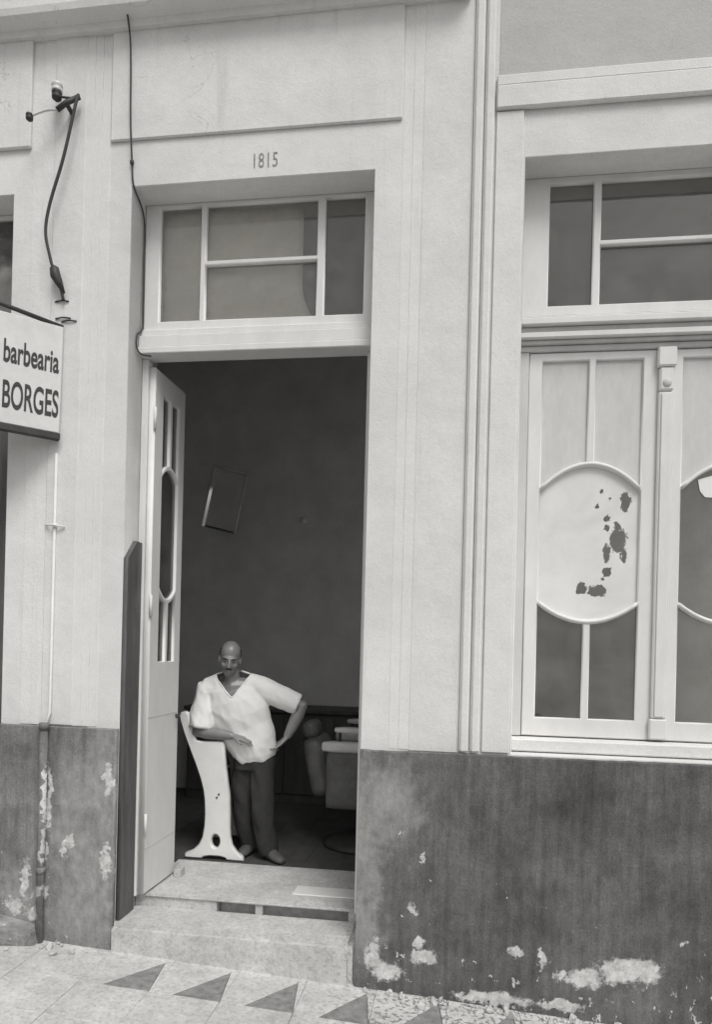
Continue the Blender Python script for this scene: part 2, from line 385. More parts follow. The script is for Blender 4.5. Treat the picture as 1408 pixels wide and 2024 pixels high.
# ------------------------------------------------------------------ building
B = tag(empty('shop_building', (0, 0, 0)), 'pale plastered street building with dark dado, tall doorway and panelled window', 'building')
WX0, WX1, WZ1 = -7.0, 5.2, 7.2
DX0, DX1, DZ1 = -2.03, -0.535, 4.575          # our doorway
NX0, NX1 = -4.30, -2.82                        # neighbouring doorway
WNX0, WNX1, WNZ0 = 0.328, 1.998, 1.205         # window
plate('wall', rect(WX0, WX1, -1.0, WZ1), [rect(NX0, NX1, -0.30, DZ1), rect(DX0, DX1, -0.45, DZ1), rect(WNX0, WNX1, WNZ0, DZ1 + 0.01)], 0.0, 0.42, M['wall'], B, 0.004)

# pilasters and their edge fillets, standing on the dado
def fillets(xs, s):
    for k, (a, c) in enumerate(xs):
        box('fillet', a, c, -0.030 + 0.004 * k, 0.002, 1.205, 5.60, M['trim'], B, 0.010, 3)
box('pilaster', -0.255, 0.020, -0.0045, 0.002, 1.2, 5.60, M['wall'], B, 0.002); fillets([(0.034, 0.084), (0.096, 0.147)], 1)
box('pilaster', -2.545, -2.335, -0.014, 0.002, 1.26, 5.60, M['wall'], B, 0.006)
for a, c, p in ((-0.372, -0.315, .0015), (-0.315, -0.2545, .003), (-2.69, -2.618, .003), (-2.618, -2.5445, .008), (-2.3355, -2.285, .010), (-2.285, -2.235, .0065), (-2.235, -2.178, .003)):
    box('fillet', a, c, -p, 0.002, 1.26 if c < -1 else 1.205, 5.60, M['trim'], B, 0.0015)
# frieze over the doorways and window
box('frieze_panel', -2.172, -0.378, -0.019, 0.002, 4.852, 5.60, M['wall'], B, 0.006)
box('frieze_panel', -4.45, -2.70, -0.026, 0.002, 4.852, 5.60, M['wall'], B, 0.006)
box('frieze_band', 0.157, 3.2, -0.034, 0.002, 4.852, 4.985, M['trim'], B, 0.008)
box('frieze_band', 0.157, 3.2, -0.022, 0.002, 4.987, 5.052, M['trim'], B, 0.008)
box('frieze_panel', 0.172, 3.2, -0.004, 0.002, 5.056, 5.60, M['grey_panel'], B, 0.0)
box('architrave', 0.160, 0.312, -0.014, 0.002, 1.21, 4.846, M['trim'], B, 0.003)
# cornice
bm = bmesh.new()
prof = [(0.002, 5.515), (-0.05, 5.515), (-0.06, 5.55), (-0.15, 5.565), (-0.16, 5.60), (-0.16, 5.70), (-0.20, 5.73), (-0.22, 5.80), (0.002, 5.84)]
ends = [[bm.verts.new((x, y, z)) for y, z in prof] for x in (WX0, 0.0)]
for i in range(len(prof)):
    j = (i + 1) % len(prof); bm.faces.new((ends[0][i], ends[0][j], ends[1][j], ends[1][i]))
bm.faces.new(ends[0]); bm.faces.new(ends[1][::-1])
bobj('cornice', bm, M['trim'], B)

# dado (plinth paint on a slightly proud render coat) with an uneven top edge
def dado_piece(x0, x1, top, mat, y0=-0.05):
    n = int((x1 - x0) / 0.03); ring = [(x0, -1.0), (x1, -1.0)]
    for i in range(n + 1):
        x = x1 + (x0 - x1) * i / n
        ring.append((x, top + 0.006 * noise.noise(Vector((x * 3, 1.7, 0))) + 0.003 * noise.noise(Vector((x * 19, 4.7, 0)))))
    return plate('dado', ring, [], y0, 0.052, mat, B, 0.003)
dado_piece(DX1 + 0.003, WX1, 1.196, M['dado_right'])
dado_piece(NX1, DX0, 1.255, M['dado_left'])
dado_piece(WX0, NX0, 1.255, M['dado_left'])

# doorway steps
box('doorstep', DX0 - 0.02, DX1 - 0.012, -0.058, 0.30, -0.6, 0.078, M['stone'], B, 0.030, 4)
box('step_riser', DX0 + 0.002, -1.475, 0.272, 0.40, 0.02, 0.146, M['stone'], B, 0.006)
box('step_riser', -0.622, DX1 - 0.002, 0.272, 0.40, 0.02, 0.146, M['stone'], B, 0.006)
box('step_riser', -1.225, -1.175, 0.280, 0.40, 0.02, 0.146, M['stone'], B, 0.006)
box('step_riser', -1.47, -0.625, 0.345, 0.42, 0.02, 0.146, M['mortar'], B, 0.0)
box('threshold', DX0 + 0.002, DX1 - 0.002, 0.258, 1.0, 0.140, 0.160, M['stone'], B, 0.007, 2)
box('marble_slab', -1.02, -0.60, 0.44, 0.60, 0.155, 0.166, M['marble'], B, 0.003)
box('neighbour_step', NX0 + 0.01, NX1 - 0.01, -0.05, 0.5, -0.6, 0.10, M['stone'], B, 0.01)

# room behind
RX0, RX1, RY1, RZ1 = -3.6, 3.0, 3.6, 5.0
fl = box('floor', RX0, RX1, 0.422, RY1, 0.05, 0.134, M['floor_in'], None, 0); tag(fl, kind='structure')
nb = 0
for i in range(24):                            # floor boards beyond the stone threshold
    x0 = -2.9 + i * 0.14
    box('floor_board', x0 + 0.0005, x0 + 0.1395, 1.004, RY1 - 0.02, 0.132, 0.157 + random.uniform(-.001, .001), M['floor_in'], fl, 0.0006)
box('room_wall', RX0, RX1, RY1, RY1 + 0.1, 0.0, RZ1, M['room'], B, 0)
box('room_wall', RX0 - 0.1, RX0, 0.42, RY1 + 0.1, 0.0, RZ1, M['room'], B, 0)
# unseen right wall, with a wide opening added to let daylight into the room
o = plate('room_wall', rect(0.0, RY1 - 0.42, 0.0, RZ1), [rect(0.15, 3.0, 0.3, 3.8)], -0.05, 0.1, M['room'], B); o.location = (RX1 + 0.05, 0.42, 0); o.rotation_euler = (0, 0, R(90))
for (xa, xb, ya, yb) in ((RX0 - .1, RX1 + .1, .421, RY1 + .1),):
    box('room_ceiling', xa, xb, ya, yb, RZ1, RZ1 + 0.1, M['ceiling'], B, 0)

# -------- transom lights: frame with three openings, the middle split in two
def transom(x0, x1, gx, gz0, gz1, zr, y, zb, zt, lightened=0):
    (a, m1, m1b, m2, m2b, c) = gx
    fr = plate('transom_window', rect(x0 + .002, x1 - .002, zb, zt),
               [rect(a, m1, gz0, gz1), rect(m1b, m2, gz0, zr - .014), rect(m1b, m2, zr + .014, gz1), rect(m2b, c, gz0, gz1)], y, 0.055, M['paint'], B, 0.006)
    for k, q in enumerate((rect(a, m1, gz0, gz1), rect(m1b, m2, gz0, zr - .014), rect(m1b, m2, zr + .014, gz1), rect(m2b, c, gz0, gz1))):
        (xa, za), (xb, zb_) = q[0], q[2]
        p = box('pane', xa - .006, xb + .006, 0.004, 0.008, za - .006, zb_ + .006, M['lightened_glass' if k < lightened else 'glass'], fr, 0)
    return fr
tw = transom(DX0, DX1, (-1.926, -1.657, -1.622, -0.906, -0.857, -0.611), 3.829, 4.552, 4.188, 0.19, 3.765, DZ1, 3)
tw2 = transom(WNX0, WNX1, (0.49, 0.741, 0.784, 1.542, 1.585, 1.836), 3.826, 4.546, 4.187, 0.19, 3.765, DZ1 + .01)
tw3 = transom(NX0, NX1, (-4.2, -3.95, -3.9, -3.22, -3.17, -2.90), 3.83, 4.552, 4.40, 0.19, 3.765, DZ1)
# paper hung behind the door's transom, its free corner curling away
bm = bmesh.new()
nx, nz = 18, 14; gr = []
for j in range(nz + 1):
    row = []
    z = 3.80 + (4.60 - 3.80) * j / nz
    k = max(0.0, (4.08 - z) / 0.28)
    xe = -1.022 + 0.115 * k ** 1.7
    for i in range(nx + 1):
        x = -1.97 + (xe + 1.97) * i / nx
        row.append(bm.verts.new((x, 0.285 + 0.010 * math.sin(x * 7 + z) + 0.03 * max(0, (i / nx - .8) / .2) ** 2, z)))
    gr.append(row)
for j in range(nz):
    for i in range(nx): bm.faces.new((gr[j][i], gr[j][i + 1], gr[j + 1][i + 1], gr[j + 1][i]))
o = bobj('paper_blind', bm, M['paper'], None, True)
sm_ = o.modifiers.new('s', 'SOLIDIFY'); sm_.thickness = 0.0015
tag(o, 'grey paper sheet with curved corner hung behind the glass above the open doorway', 'paper blind')

# transom bars: moulded timber under each transom light
def bar(x0, x1, steps):
    for (za, zb, y0, mt) in steps:
        box('transom_bar', x0 + .002, x1 - .002, y0, 0.262, za, zb, M[mt], B, 0.005)
bar(DX0, DX1, [(3.722, 3.763, 0.150, 'paint'), (3.640, 3.716, 0.125, 'paint'), (3.596, 3.638, 0.110, 'paint')])
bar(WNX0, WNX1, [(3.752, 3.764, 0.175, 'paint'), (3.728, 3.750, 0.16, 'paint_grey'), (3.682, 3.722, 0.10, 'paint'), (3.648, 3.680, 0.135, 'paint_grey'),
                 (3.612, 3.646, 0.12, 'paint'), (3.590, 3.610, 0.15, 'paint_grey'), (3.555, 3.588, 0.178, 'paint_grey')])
bar(NX0, NX1, [(3.66, 3.763, 0.150, 'paint'), (3.56, 3.658, 0.125, 'paint')])
# door posts
box('door_post', DX0 + .002, DX0 + 0.044, 0.19, 0.262, 0.161, 3.594, M['paint'], B, 0.004)
box('door_post', DX1 - 0.040, DX1 - .002, 0.19, 0.262, 0.161, 3.594, M['paint'], B, 0.004)

# -------- joinery leaf with two upper panels, a barrel shaped light and two lower panes
def arc(x0, x1, zedge, zmid, n=14, ends=True):
    """arc from x0 to x1, zedge at both ends, zmid in the middle"""
    out = []
    for i in range(n + 1):
        t = i / n; u = 2 * t - 1
        out.append((x0 + (x1 - x0) * t, zmid + (zedge - zmid) * u * u))
    return out
def arc_z(x, x0, x1, ze, zm):
    u = 2 * (x - x0) / (x1 - x0) - 1; return zm + (ze - zm) * u * u
def leaf_rings(px0, px1, ztop, zu, zl, zbot, mw=0.021, rim=0.030):
    """zu=(edge, mid) of the upper arc, zl=(edge, mid) of the lower arc"""
    xm = (px0 + px1) / 2
    up = lambda x: arc_z(x, px0, px1, zu[0] + rim, zu[1] + rim); lo = lambda x: arc_z(x, px0, px1, zl[0] - rim, zl[1] - rim)
    def seg(xa, xb, f, n=8): return [(xa + (xb - xa) * i / n, f(xa + (xb - xa) * i / n)) for i in range(n + 1)]
    ul = seg(px0, xm - mw, up) + [(xm - mw, ztop), (px0, ztop)]
    ur = seg(xm + mw, px1, up) + [(px1, ztop), (xm + mw, ztop)]
    ov = arc(px0, px1, zl[0], zl[1]) + arc(px1, px0, zu[0], zu[1])
    ll = [(px0, zbot), (xm - mw, zbot)] + seg(xm - mw, px0, lo)
    lr = [(xm + mw, zbot), (px1, zbot)] + seg(px1, xm + mw, lo)
    return ul, ur, ov, ll, lr
def infill(name, ring, y, t, mat, parent, grow=0.006):
    cx = sum(p[0] for p in ring) / len(ring); cz = sum(p[1] for p in ring) / len(ring)
    rr = [(x + (grow if x > cx else -grow), z + (grow if z > cz else -grow)) for x, z in ring]
    me = flat_mesh(name, rr, [], t); o = link(name, me, mat, parent); o.location = (0, y, 0); return o

LZ0, LZ1 = 1.292, 3.552
def window_leaf(x0, x1, px0, px1, oval_mat, name='window_leaf'):
    rings = leaf_rings(px0, px1, 3.502, (2.735, 2.880), (2.095, 1.985), 1.402)
    lf = plate(name, rect(x0, x1, LZ0, LZ1), rings, 0.195, 0.045, M['paint'], B, 0.006)
    infill('upper_panel', rings[0], 0.004, 0.012, M['white_panel'], lf); infill('upper_panel', rings[1], 0.004, 0.012, M['white_panel'], lf)
    infill('oval_pane', rings[2], 0.003, 0.004, oval_mat, lf)
    infill('lower_pane', rings[3], 0.003, 0.004, M['glass'], lf); infill('lower_pane', rings[4], 0.003, 0.004, M['glass'], lf)
    # beads that edge the barrel light
    for (ze, zm) in ((2.750, 2.895), (2.080, 1.970)):
        bm = bmesh.new(); loft(bm, [(x, -0.022, z) for x, z in arc(px0 + .004, px1 - .004, ze, zm, 20)], 0.011, 6)
        bobj('bead', bm, M['paint'], lf, True)
    return lf
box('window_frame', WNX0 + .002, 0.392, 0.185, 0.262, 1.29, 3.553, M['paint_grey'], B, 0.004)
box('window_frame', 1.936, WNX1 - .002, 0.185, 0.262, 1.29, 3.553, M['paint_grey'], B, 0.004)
lf1 = window_leaf(0.395, 1.148, 0.474, 1.040, M['white_glass'])
lf2 = window_leaf(1.180, 1.933, 1.264, 1.830, M['glass'])
# astragal where the leaves meet, with little capital and foot block
box('astragal', 1.122, 1.206, 0.168, 0.193, 1.42, 3.30, M['paint'], B, 0.006)
box('astragal', 1.136, 1.192, 0.158, 0.167, 1.43, 3.29, M['paint'], B, 0.004)
box('astragal_capital', 1.112, 1.216, 0.150, 0.194, 3.44, 3.552, M['paint'], B, 0.008)
box('astragal_capital', 1.124, 1.204, 0.158, 0.194, 3.302, 3.438, M['paint'], B, 0.010)
box('astragal_foot', 1.112, 1.210, 0.160, 0.194, 1.30, 1.418, M['paint'], B, 0.008)
ro = bmesh.new(); ell(ro, (1.164, 0.158, 3.345), (0.026, 0.012, 0.026), 2); bobj('rosette', ro, M['paint_grey'], B, True)
box('window_sill', WNX0 + .002, WNX1 - .002, 0.085, 0.262, 1.212, 1.284, M['trim'], B, 0.008)
# torn white paper stuck on the right hand light
bm = bmesh.new()
ring = [(1.36, 2.80), (1.372, 2.735), (1.40, 2.70), (1.46, 2.695), (1.475, 2.75), (1.465, 2.83), (1.41, 2.815)]
vs = [bm.verts.new((x, 0.212, z)) for x, z in ring]; f = bm.faces.new(vs)
r = bmesh.ops.extrude_face_region(bm, geom=[f])
for v in r['geom']:
    if isinstance(v, bmesh.types.BMVert): v.co.y -= 0.0015
o = bobj('paper_scrap', bm, M['enamel']); tag(o, 'torn white paper scrap stuck on the dark rounded pane of the right window leaf', 'paper')

# -------- open door leaf, swung in against the left side
hinge = (-1.984, 0.205)
DL = 0.47
rings = leaf_rings(0.125, 0.375, 3.40, (2.87, 2.94), (2.15, 2.08), 1.66, 0.018, 0.030)
me = flat_mesh('door_leaf', rect(0.0, DL, 0.172, 3.545), list(rings) , 0.045, 0.005)
dl = link('door_leaf', me, M['paint'], B); dl.location = (hinge[0] + 0.022, hinge[1], 0); dl.rotation_euler = (0, 0, R(88.5))
for k, rg in enumerate(rings): infill('door_pane', rg, 0.0, 0.004, M['glass'], dl, 0.005)
for z in (0.46, 1.30): 
    o = box('rail_joint', 0.0, DL - .01, -0.0245, -0.0220, z, z + 0.004, M['paint_grey'], dl, 0)
for z in (0.55, 1.95, 3.15):
    bm = bmesh.new(); loft(bm, [(-0.004, -0.026, z), (-0.004, -0.026, z + 0.14)], 0.010, 8); bobj('hinge', bm, M['paint'], dl, True)
bm = bmesh.new(); loft(bm, [(0.43, -0.02, 1.28), (0.43, -0.05, 1.28)], 0.010, 8); loft(bm, [(0.43, -0.05, 1.28), (0.37, -0.055, 1.275)], 0.009, 8)
bobj('door_handle', bm, M['iron'], dl, True)
o = box('door_stop', -1.900, -1.850, 0.60, 0.68, 0.161, 0.215, M['stone'], None, 0.003, 1)
tag(o, 'small pale block on the threshold at the foot of the open door', 'door stop')
# dark board fixed in the left reveal
me = flat_mesh('reveal_board', [(0.0, 0.082), (0.195, 0.082), (0.195, 2.42), (0.12, 2.42), (0.0, 2.30)], [], 0.03, 0.004)
o = link('reveal_board', me, M['dark_board']); o.location = (DX0 + 0.018, -0.004, 0); o.rotation_euler = (0, 0, R(90))
tag(o, 'tall dark board with clipped top corner standing in the left side of the doorway', 'board')

# neighbouring doorway: dark recessed door of boards
for i in range(8):
    box('neighbour_door_board', NX0 + 0.02 + i * 0.18, NX0 + 0.196 + i * 0.18, 0.20, 0.24, 0.11, 3.55, M['dark_board'], B, 0.004)

# house number
def text_mesh(name, s, size, sx, mat, parent, ext=0.001, off=0.0, space=1.0):
    cu = bpy.data.curves.new(name, 'FONT'); cu.body = s; cu.size = size; cu.extrude = ext; cu.offset = off
    cu.align_x = 'CENTER'; cu.space_character = space
    o = bpy.data.objects.new(name, cu); COL.objects.link(o)
    me = bpy.data.meshes.new_from_object(o.evaluated_get(bpy.context.evaluated_depsgraph_get()))
    bpy.data.objects.remove(o); bpy.data.curves.remove(cu)
    me.transform(Matrix.Rotation(R(90), 4, 'X') @ Matrix.Diagonal((sx, 1, 1, 1)))
    return link(name, me, mat, parent)
o = text_mesh('house_number', '1815', 0.125, 0.62, M['ink_faded'], B, 0.0008, 0.0, 1.1); o.location = (-1.197, -0.0012, 4.635)

# ------------------------------------------------------------------ barber's sign, standing out aslant from the pilaster
sg = tag(empty('barber_sign', (-2.455, -0.035, 3.055), 0), 'white board lettered barbearia BORGES jutting aslant from the wall at left', 'sign')
sg.rotation_euler = (0, R(1.0), R(41))
SW = 0.62
box('sign_board', -SW, 0.0, -0.02, 0.02, 0.0, 0.655, M['sign'], sg, 0.004)
box('sign_edge_shade', -SW - .004, 0.004, -0.030, 0.024, -0.040, -0.002, M['iron'], sg, 0.003)  # dark strip stands for the shade on the board's thick lower edge
def fit(o, x0, x1, z0, z1):
    xs = [v.co.x for v in o.data.vertices]; zs = [v.co.z for v in o.data.vertices]
    sx = (x1 - x0) / (max(xs) - min(xs)); sz = (z1 - z0) / (max(zs) - min(zs))
    for v in o.data.vertices: v.co = (x0 + (v.co.x - min(xs)) * sx, v.co.y - 0.0212, z0 + (v.co.z - min(zs)) * sz)
t = text_mesh('lettering', 'barbearia', 0.20, 1.0, M['ink'], sg, 0.0008, 0.0042, 1.0); fit(t, -0.325, -0.018, 0.360, 0.500)
t = text_mesh('lettering', 'BORGES', 0.20, 1.0, M['ink'], sg, 0.0008, 0.0035, 1.0); fit(t, -0.322, -0.012, 0.090, 0.258)
tube('sign_bracket', [(0.0, 0.0, 0.660), (-0.31, -0.01, 0.695), (-0.64, -0.02, 0.735)], 0.014, M['iron'], sg, 8, False)
tube('sign_bracket', [(-0.02, 0.022, 0.60), (0.06, 0.05, 0.60)], 0.012, M['iron'], sg, 8, False)

dp = tag(empty('drain_pipe', (-2.478, -0.078, -0.06)), 'narrow drain pipe on the left pilaster, dark below and pale above, ending at the pavement', 'drain pipe')
tube('pipe_foot', [(0, 0, 0.0), (0, 0, 1.30)], 0.024, M['dado_left'], dp, 12, False)
tube('pipe', [(0, 0, 1.302), (0.004, 0.052, 1.40), (0.004, 0.056, 3.0)], 0.009, M['wall'], dp, 12, False)
for z, r_ in ((0.42, .030), (1.30, .030)):
    tube('collar', [(0, 0, z), (0, 0, z + .04)], r_, M['dado_left'], dp, 12, False)
tube('collar', [(0.004, 0.056, 2.54), (0.004, 0.056, 2.57)], .013, M['trim'], dp, 12, False)
tube('wall_tie', [(-0.06, 0.056, 2.555), (0.004, 0.030, 2.555), (0.07, 0.056, 2.545)], .006, M['trim'], dp, 6, False)

# ------------------------------------------------------------------ wires on the facade
ins = tag(empty('wire_bracket', (-2.43, -0.035, 5.055)), 'iron wire bracket with porcelain knobs high on the left pilaster', 'wire bracket')
tube('arm', [(0.07, -0.02, 0.055), (0.00, -0.05, 0.0), (-0.05, -0.06, -0.045)], 0.016, M['iron'], ins, 8, False)
tube('stem', [(0.0, 0.02, -0.01), (0.0, -0.05, 0.0)], 0.014, M['iron'], ins, 8, False)
tube('rod', [(-0.05, -0.06, -0.045), (-0.12, -0.07, -0.05), (-0.20, -0.10, -0.10)], 0.008, M['porcelain'], ins, 8)
for p, r_, mt in (((-0.055, -0.06, 0.045), 0.030, 'iron'), ((-0.205, -0.10, -0.105), 0.022, 'iron'), ((-0.06, -0.05, 0.095), 0.034, 'porcelain')):
    bm = bmesh.new(); loft(bm, [Vector(p) + Vector((0, 0, d)) for d in (-1.1 * r_, -.7 * r_, -.2 * r_, 0, .3 * r_, .8 * r_, 1.1 * r_)],
                           [.5 * r_, .95 * r_, r_, .7 * r_, r_, .9 * r_, .4 * r_], 12); bobj('knob', bm, M[mt], ins, True)
tube('strut', [(-0.055, -0.06, 0.04), (0.0, -0.055, 0.03), (0.05, -0.03, 0.04)], 0.007, M['iron'], ins, 6)
o = tube('hanging_cable', [(-2.362, -0.065, 5.115), (-2.37, -0.085, 5.03), (-2.435, -0.09, 4.72), (-2.515, -0.09, 4.45), (-2.54, -0.09, 4.28), (-2.515, -0.085, 4.14), (-2.485, -0.075, 4.03),
          (-2.46, -0.05, 3.96), (-2.445, -0.035, 3.88)], 0.0095, M['rubber'])
tag(o, 'dark slack cable curving down from the wire bracket at upper left', 'cable')
jb = tag(empty('cable_junction', (-2.485, -0.028, 4.03)), 'dark cable joint with clips at the lower end of the slack cable', 'cable joint')
bm = bmesh.new(); loft(bm, [(-0.02, -0.03, 0.05), (-0.008, -0.035, 0.03), (0.0, -0.035, -0.01), (0.02, -0.03, -0.05), (0.045, -0.01, -0.11)], [.012, .028, .032, .024, .008], 10)
bobj('joint_body', bm, M['iron'], jb, True)
for (x, z, w) in ((0.02, -0.15, .09), (0.03, -0.255, .10), (0.07, -0.275, .10)):
    tube('clip', [(x - w / 2, 0.010, z), (x, 0.004, z + .004), (x + w / 2, 0.010, z)], 0.0045, M['iron'], jb, 6)
o = tube('wall_cable', [(-2.050, -0.155 - .02, 5.72), (-2.046, -0.06, 5.50), (-2.042, -0.036, 5.30), (-2.036, -0.036, 5.0), (-2.031, -0.03, 4.84), (-2.030, -0.010, 4.70), (-2.024, -0.008, 4.60), (-2.012, 0.02, 4.54),
          (-2.012, 0.10, 4.50), (-2.016, 0.15, 4.42), (-2.020, 0.16, 4.2), (-2.018, 0.16, 3.9), (-2.016, 0.15, 3.77), (-2.018, 0.085, 3.70), (-2.014, 0.08, 3.62), (-1.99, 0.095, 3.585), (-1.93, 0.104, 3.575)], 0.0055, M['rubber'])
tag(o, 'thin black cable running down the wall into the left side of the doorway', 'cable')
bm = bmesh.new(); ell(bm, (-2.030, -0.014, 4.715), (.013, .012, .02), 2); o = bobj('cable_clip', bm, M['iron'], None, True)
tag(o, 'tiny dark clip holding the thin cable above the doorway corner', 'clip')

# ------------------------------------------------------------------ inside: picture frame, seat, barber chair
nrm = Vector((0.345, -0.93, -0.085)).normalized(); upv = Vector((0.20, 0.0, 1.0)); upv = (upv - nrm * upv.dot(nrm)).normalized(); rtv = upv.cross(nrm)
pf = tag(empty('picture_frame', (-2.56, 3.46, 3.37)), 'thin tilted frame with one glinting side hung on the dark back wall', 'picture frame')
pf.rotation_euler = Matrix((rtv, -nrm, upv)).transposed().to_euler()
box('side_bar', -0.195, -0.160, -0.012, 0.012, -0.34, 0.34, M['chrome'], pf, 0.002)  # frame tilt and this bar's paler polish are set to give the glint
box('side_bar', 0.160, 0.185, -0.012, 0.012, -0.34, 0.34, M['dull_metal'], pf, 0.002)
box('end_bar', -0.159, 0.159, -0.010, 0.010, 0.318, 0.340, M['dull_metal'], pf, 0.002)
box('end_bar', -0.159, 0.159, -0.010, 0.010, -0.340, -0.318, M['dark_wood'], pf, 0.002)
bm = bmesh.new(); loft(bm, [(-1.70, 3.60, 3.16), (-1.70, 3.56, 3.16)], [.035, .03], 14); o = bobj('wall_button', bm, M['enamel'], None, True)
tag(o, 'small pale round knob on the dark back wall', 'wall knob')

ct = tag(empty('counter', (-1.3, 3.3, 0.157)), 'long low dark wooden counter added along the back wall to deepen the murk', 'counter')  # counter added to keep the lower back of the room dark
box('counter_top', -1.5, 2.2, -0.32, 0.28, 0.93, 0.97, M['dark_wood'], ct, 0.008)
box('carcass', -1.47, 2.17, -0.27, 0.27, 0.001, 0.928, M['dark_wood'], ct, 0.004)
for i in range(7):
    x0 = -1.45 + i * 0.517
    d_ = box('cupboard_door', x0, x0 + 0.50, -0.292, -0.272, 0.10, 0.90, M['dark_wood'], ct, 0.004)
    bm = bmesh.new(); ell(bm, (x0 + .45, -0.305, 0.55), (.016, .016, .016), 2); bobj('cupboard_knob', bm, M['dull_metal'], d_, True)

# white cast iron seat: the near end standard faces the street
seat = tag(empty('waiting_seat', (-1.75, 1.03, 0.16)), 'white cast iron seat end with flared foot that the man leans on', 'seat')
ringc = [(-2.020, 1.268), (-2.048, 1.262), (-2.066, 1.235), (-2.058, 1.20), (-2.02, 1.09), (-1.963, 0.955), (-1.918, 0.85), (-1.886, 0.765), (-1.862, 0.68), (-1.850, 0.60), (-1.845, 0.50), (-1.848, 0.41), (-1.860, 0.325),
         (-1.885, 0.27), (-1.930, 0.225), (-1.99, 0.20), (-2.00, 0.163), (-1.86, 0.163), (-1.845, 0.178), (-1.80, 0.187), (-1.72, 0.187), (-1.675, 0.178), (-1.665, 0.163), (-1.53, 0.163), (-1.545, 0.195), (-1.59, 0.225), (-1.628, 0.275), (-1.642, 0.335),
         (-1.648, 0.40), (-1.650, 0.52), (-1.657, 0.65), (-1.675, 0.76), (-1.689, 0.85), (-1.702, 0.96), (-1.708, 1.03), (-1.720, 1.048), (-1.78, 1.050), (-1.87, 1.046), (-1.925, 1.050), (-1.945, 1.09), (-1.975, 1.19), (-1.988, 1.245), (-2.000, 1.262)]
hole = [(-1.755 + .034 * math.cos(a * math.pi / 8), 0.30 + .052 * math.sin(a * math.pi / 8)) for a in range(16)]
def std(y):
    me = flat_mesh('end_standard', [(x + 1.75, z - 0.16) for x, z in ringc], [[(x + 1.75, z - 0.16) for x, z in hole]], 0.055, 0.010)
    o = link('end_standard', me, M['enamel'], seat); o.location = (0, y, 0); return o
std(0.03); std(0.60)
for z in (0.47, 0.495):
    bm = bmesh.new(); ell(bm, (0.0 + (z - .47) * .6, 0.0, z), (.009, .006, .009), 1); bobj('bolt', bm, M['iron'], seat, True)
bm = bmesh.new(); v = [bm.verts.new(p) for p in ((-.10, .07, .62), (-.25, .07, 1.02), (-.25, .56, 1.02), (-.10, .56, .62), (-.08, .07, .63), (-.23, .07, 1.03), (-.23, .56, 1.03), (-.08, .56, .63))]
for f in ((0, 1, 2, 3), (7, 6, 5, 4), (0, 4, 5, 1), (2, 6, 7, 3), (1, 5, 6, 2), (0, 3, 7, 4)): bm.faces.new([v[i] for i in f])
bobj('backrest', bm, M['dark_wood'], seat)
box('tipped_seat', -0.10, -0.07, 0.075, 0.55, 0.26, 0.60, M['dark_wood'], seat, 0.01)

# barber chair behind the man, seen from its side, facing right
bc = tag(empty('barber_chair', (-0.72, 1.72, 0.157)), 'dark barber chair with pale worn armrest inside at the right of the doorway', 'barber chair')
def turned(name, prof, mat, parent, n=24):
    bm = bmesh.new(); loft(bm, [(0, 0, z) for r_, z in prof], [r_ for r_, z in prof], n); return bobj(name, bm, mat, parent, True)
turned('base', [(.33, 0.001), (.33, .03), (.26, .06), (.12, .09), (.10, .10)], M['iron'], bc)
turned('column', [(.08, .09), (.075, .30), (.11, .36), (.11, .40)], M['iron'], bc)
def cushion(name, x0, x1, y0, y1, z0, z1, mat, bev=0.04, rot=None, piv=(0, 0, 0)):
    bm = bmesh.new(); bmesh.ops.create_cube(bm, size=2.0); bmesh.ops.subdivide_edges(bm, edges=list(bm.edges), cuts=7, use_grid_fill=True)
    cc = Vector(((x0 + x1) / 2, (y0 + y1) / 2, (z0 + z1) / 2)); hh = Vector(((x1 - x0) / 2, (y1 - y0) / 2, (z1 - z0) / 2)); bev = min(bev, min(hh) * .95)
    for v in bm.verts:                                    # rounded box
        p = Vector((v.co.x * hh.x, v.co.y * hh.y, v.co.z * hh.z)); q = Vector([max(-h + bev, min(h - bev, c)) for c, h in zip(p, hh)])
        d = p - q; v.co = cc + q + (d.normalized() * bev if d.length > 1e-6 else d)
    if rot is not None: bmesh.ops.rotate(bm, verts=bm.verts, cent=piv, matrix=Matrix.Rotation(rot, 3, 'Y'))
    return bobj(name, bm, mat, bc, True)
cushion('seat', -0.28, 0.30, -0.26, 0.26, 0.40, 0.56, M['leather'], 0.045)
cushion('backrest', -0.42, -0.25, -0.25, 0.25, 0.42, 0.90, M['leather'], 0.07, R(-12), (-0.3, 0, 0.5))
cushion('headrest', -0.42, -0.29, -0.15, 0.15, 0.88, 1.03, M['leather'], 0.055, R(-12), (-0.3, 0, 0.5))
for s in (-1, 1):
    cushion('armrest', -0.30, 0.36, s * .33 - .055, s * .33 + .055, 0.80, 0.885, M['worn_leather'], 0.03)
    cushion('arm_panel', -0.26, 0.30, s * .33 - .035, s * .33 + .035, 0.36, 0.815, M['leather'], 0.02)
    cushion('towel_rail', -0.20, 0.34, s * .33 - .05, s * .33 + .03, 0.955, 1.00, M['worn_leather'], 0.02)
for s in (-1, 1):
    for x in (-.16, .28):
        bm = bmesh.new(); loft(bm, [(x, s * .33, .87), (x, s * .33, .97)], .012, 8); bobj('rail_post', bm, M['iron'], bc, True)
for s in (-1, 1): tube('footrest_arm', [(.28, s * .12, .42), (.48, s * .12, .30), (.58, s * .12, .12)], .016, M['iron'], bc)
cushion('footrest', .50, .74, -.17, .17, .09, .12, M['iron'], 0.01)

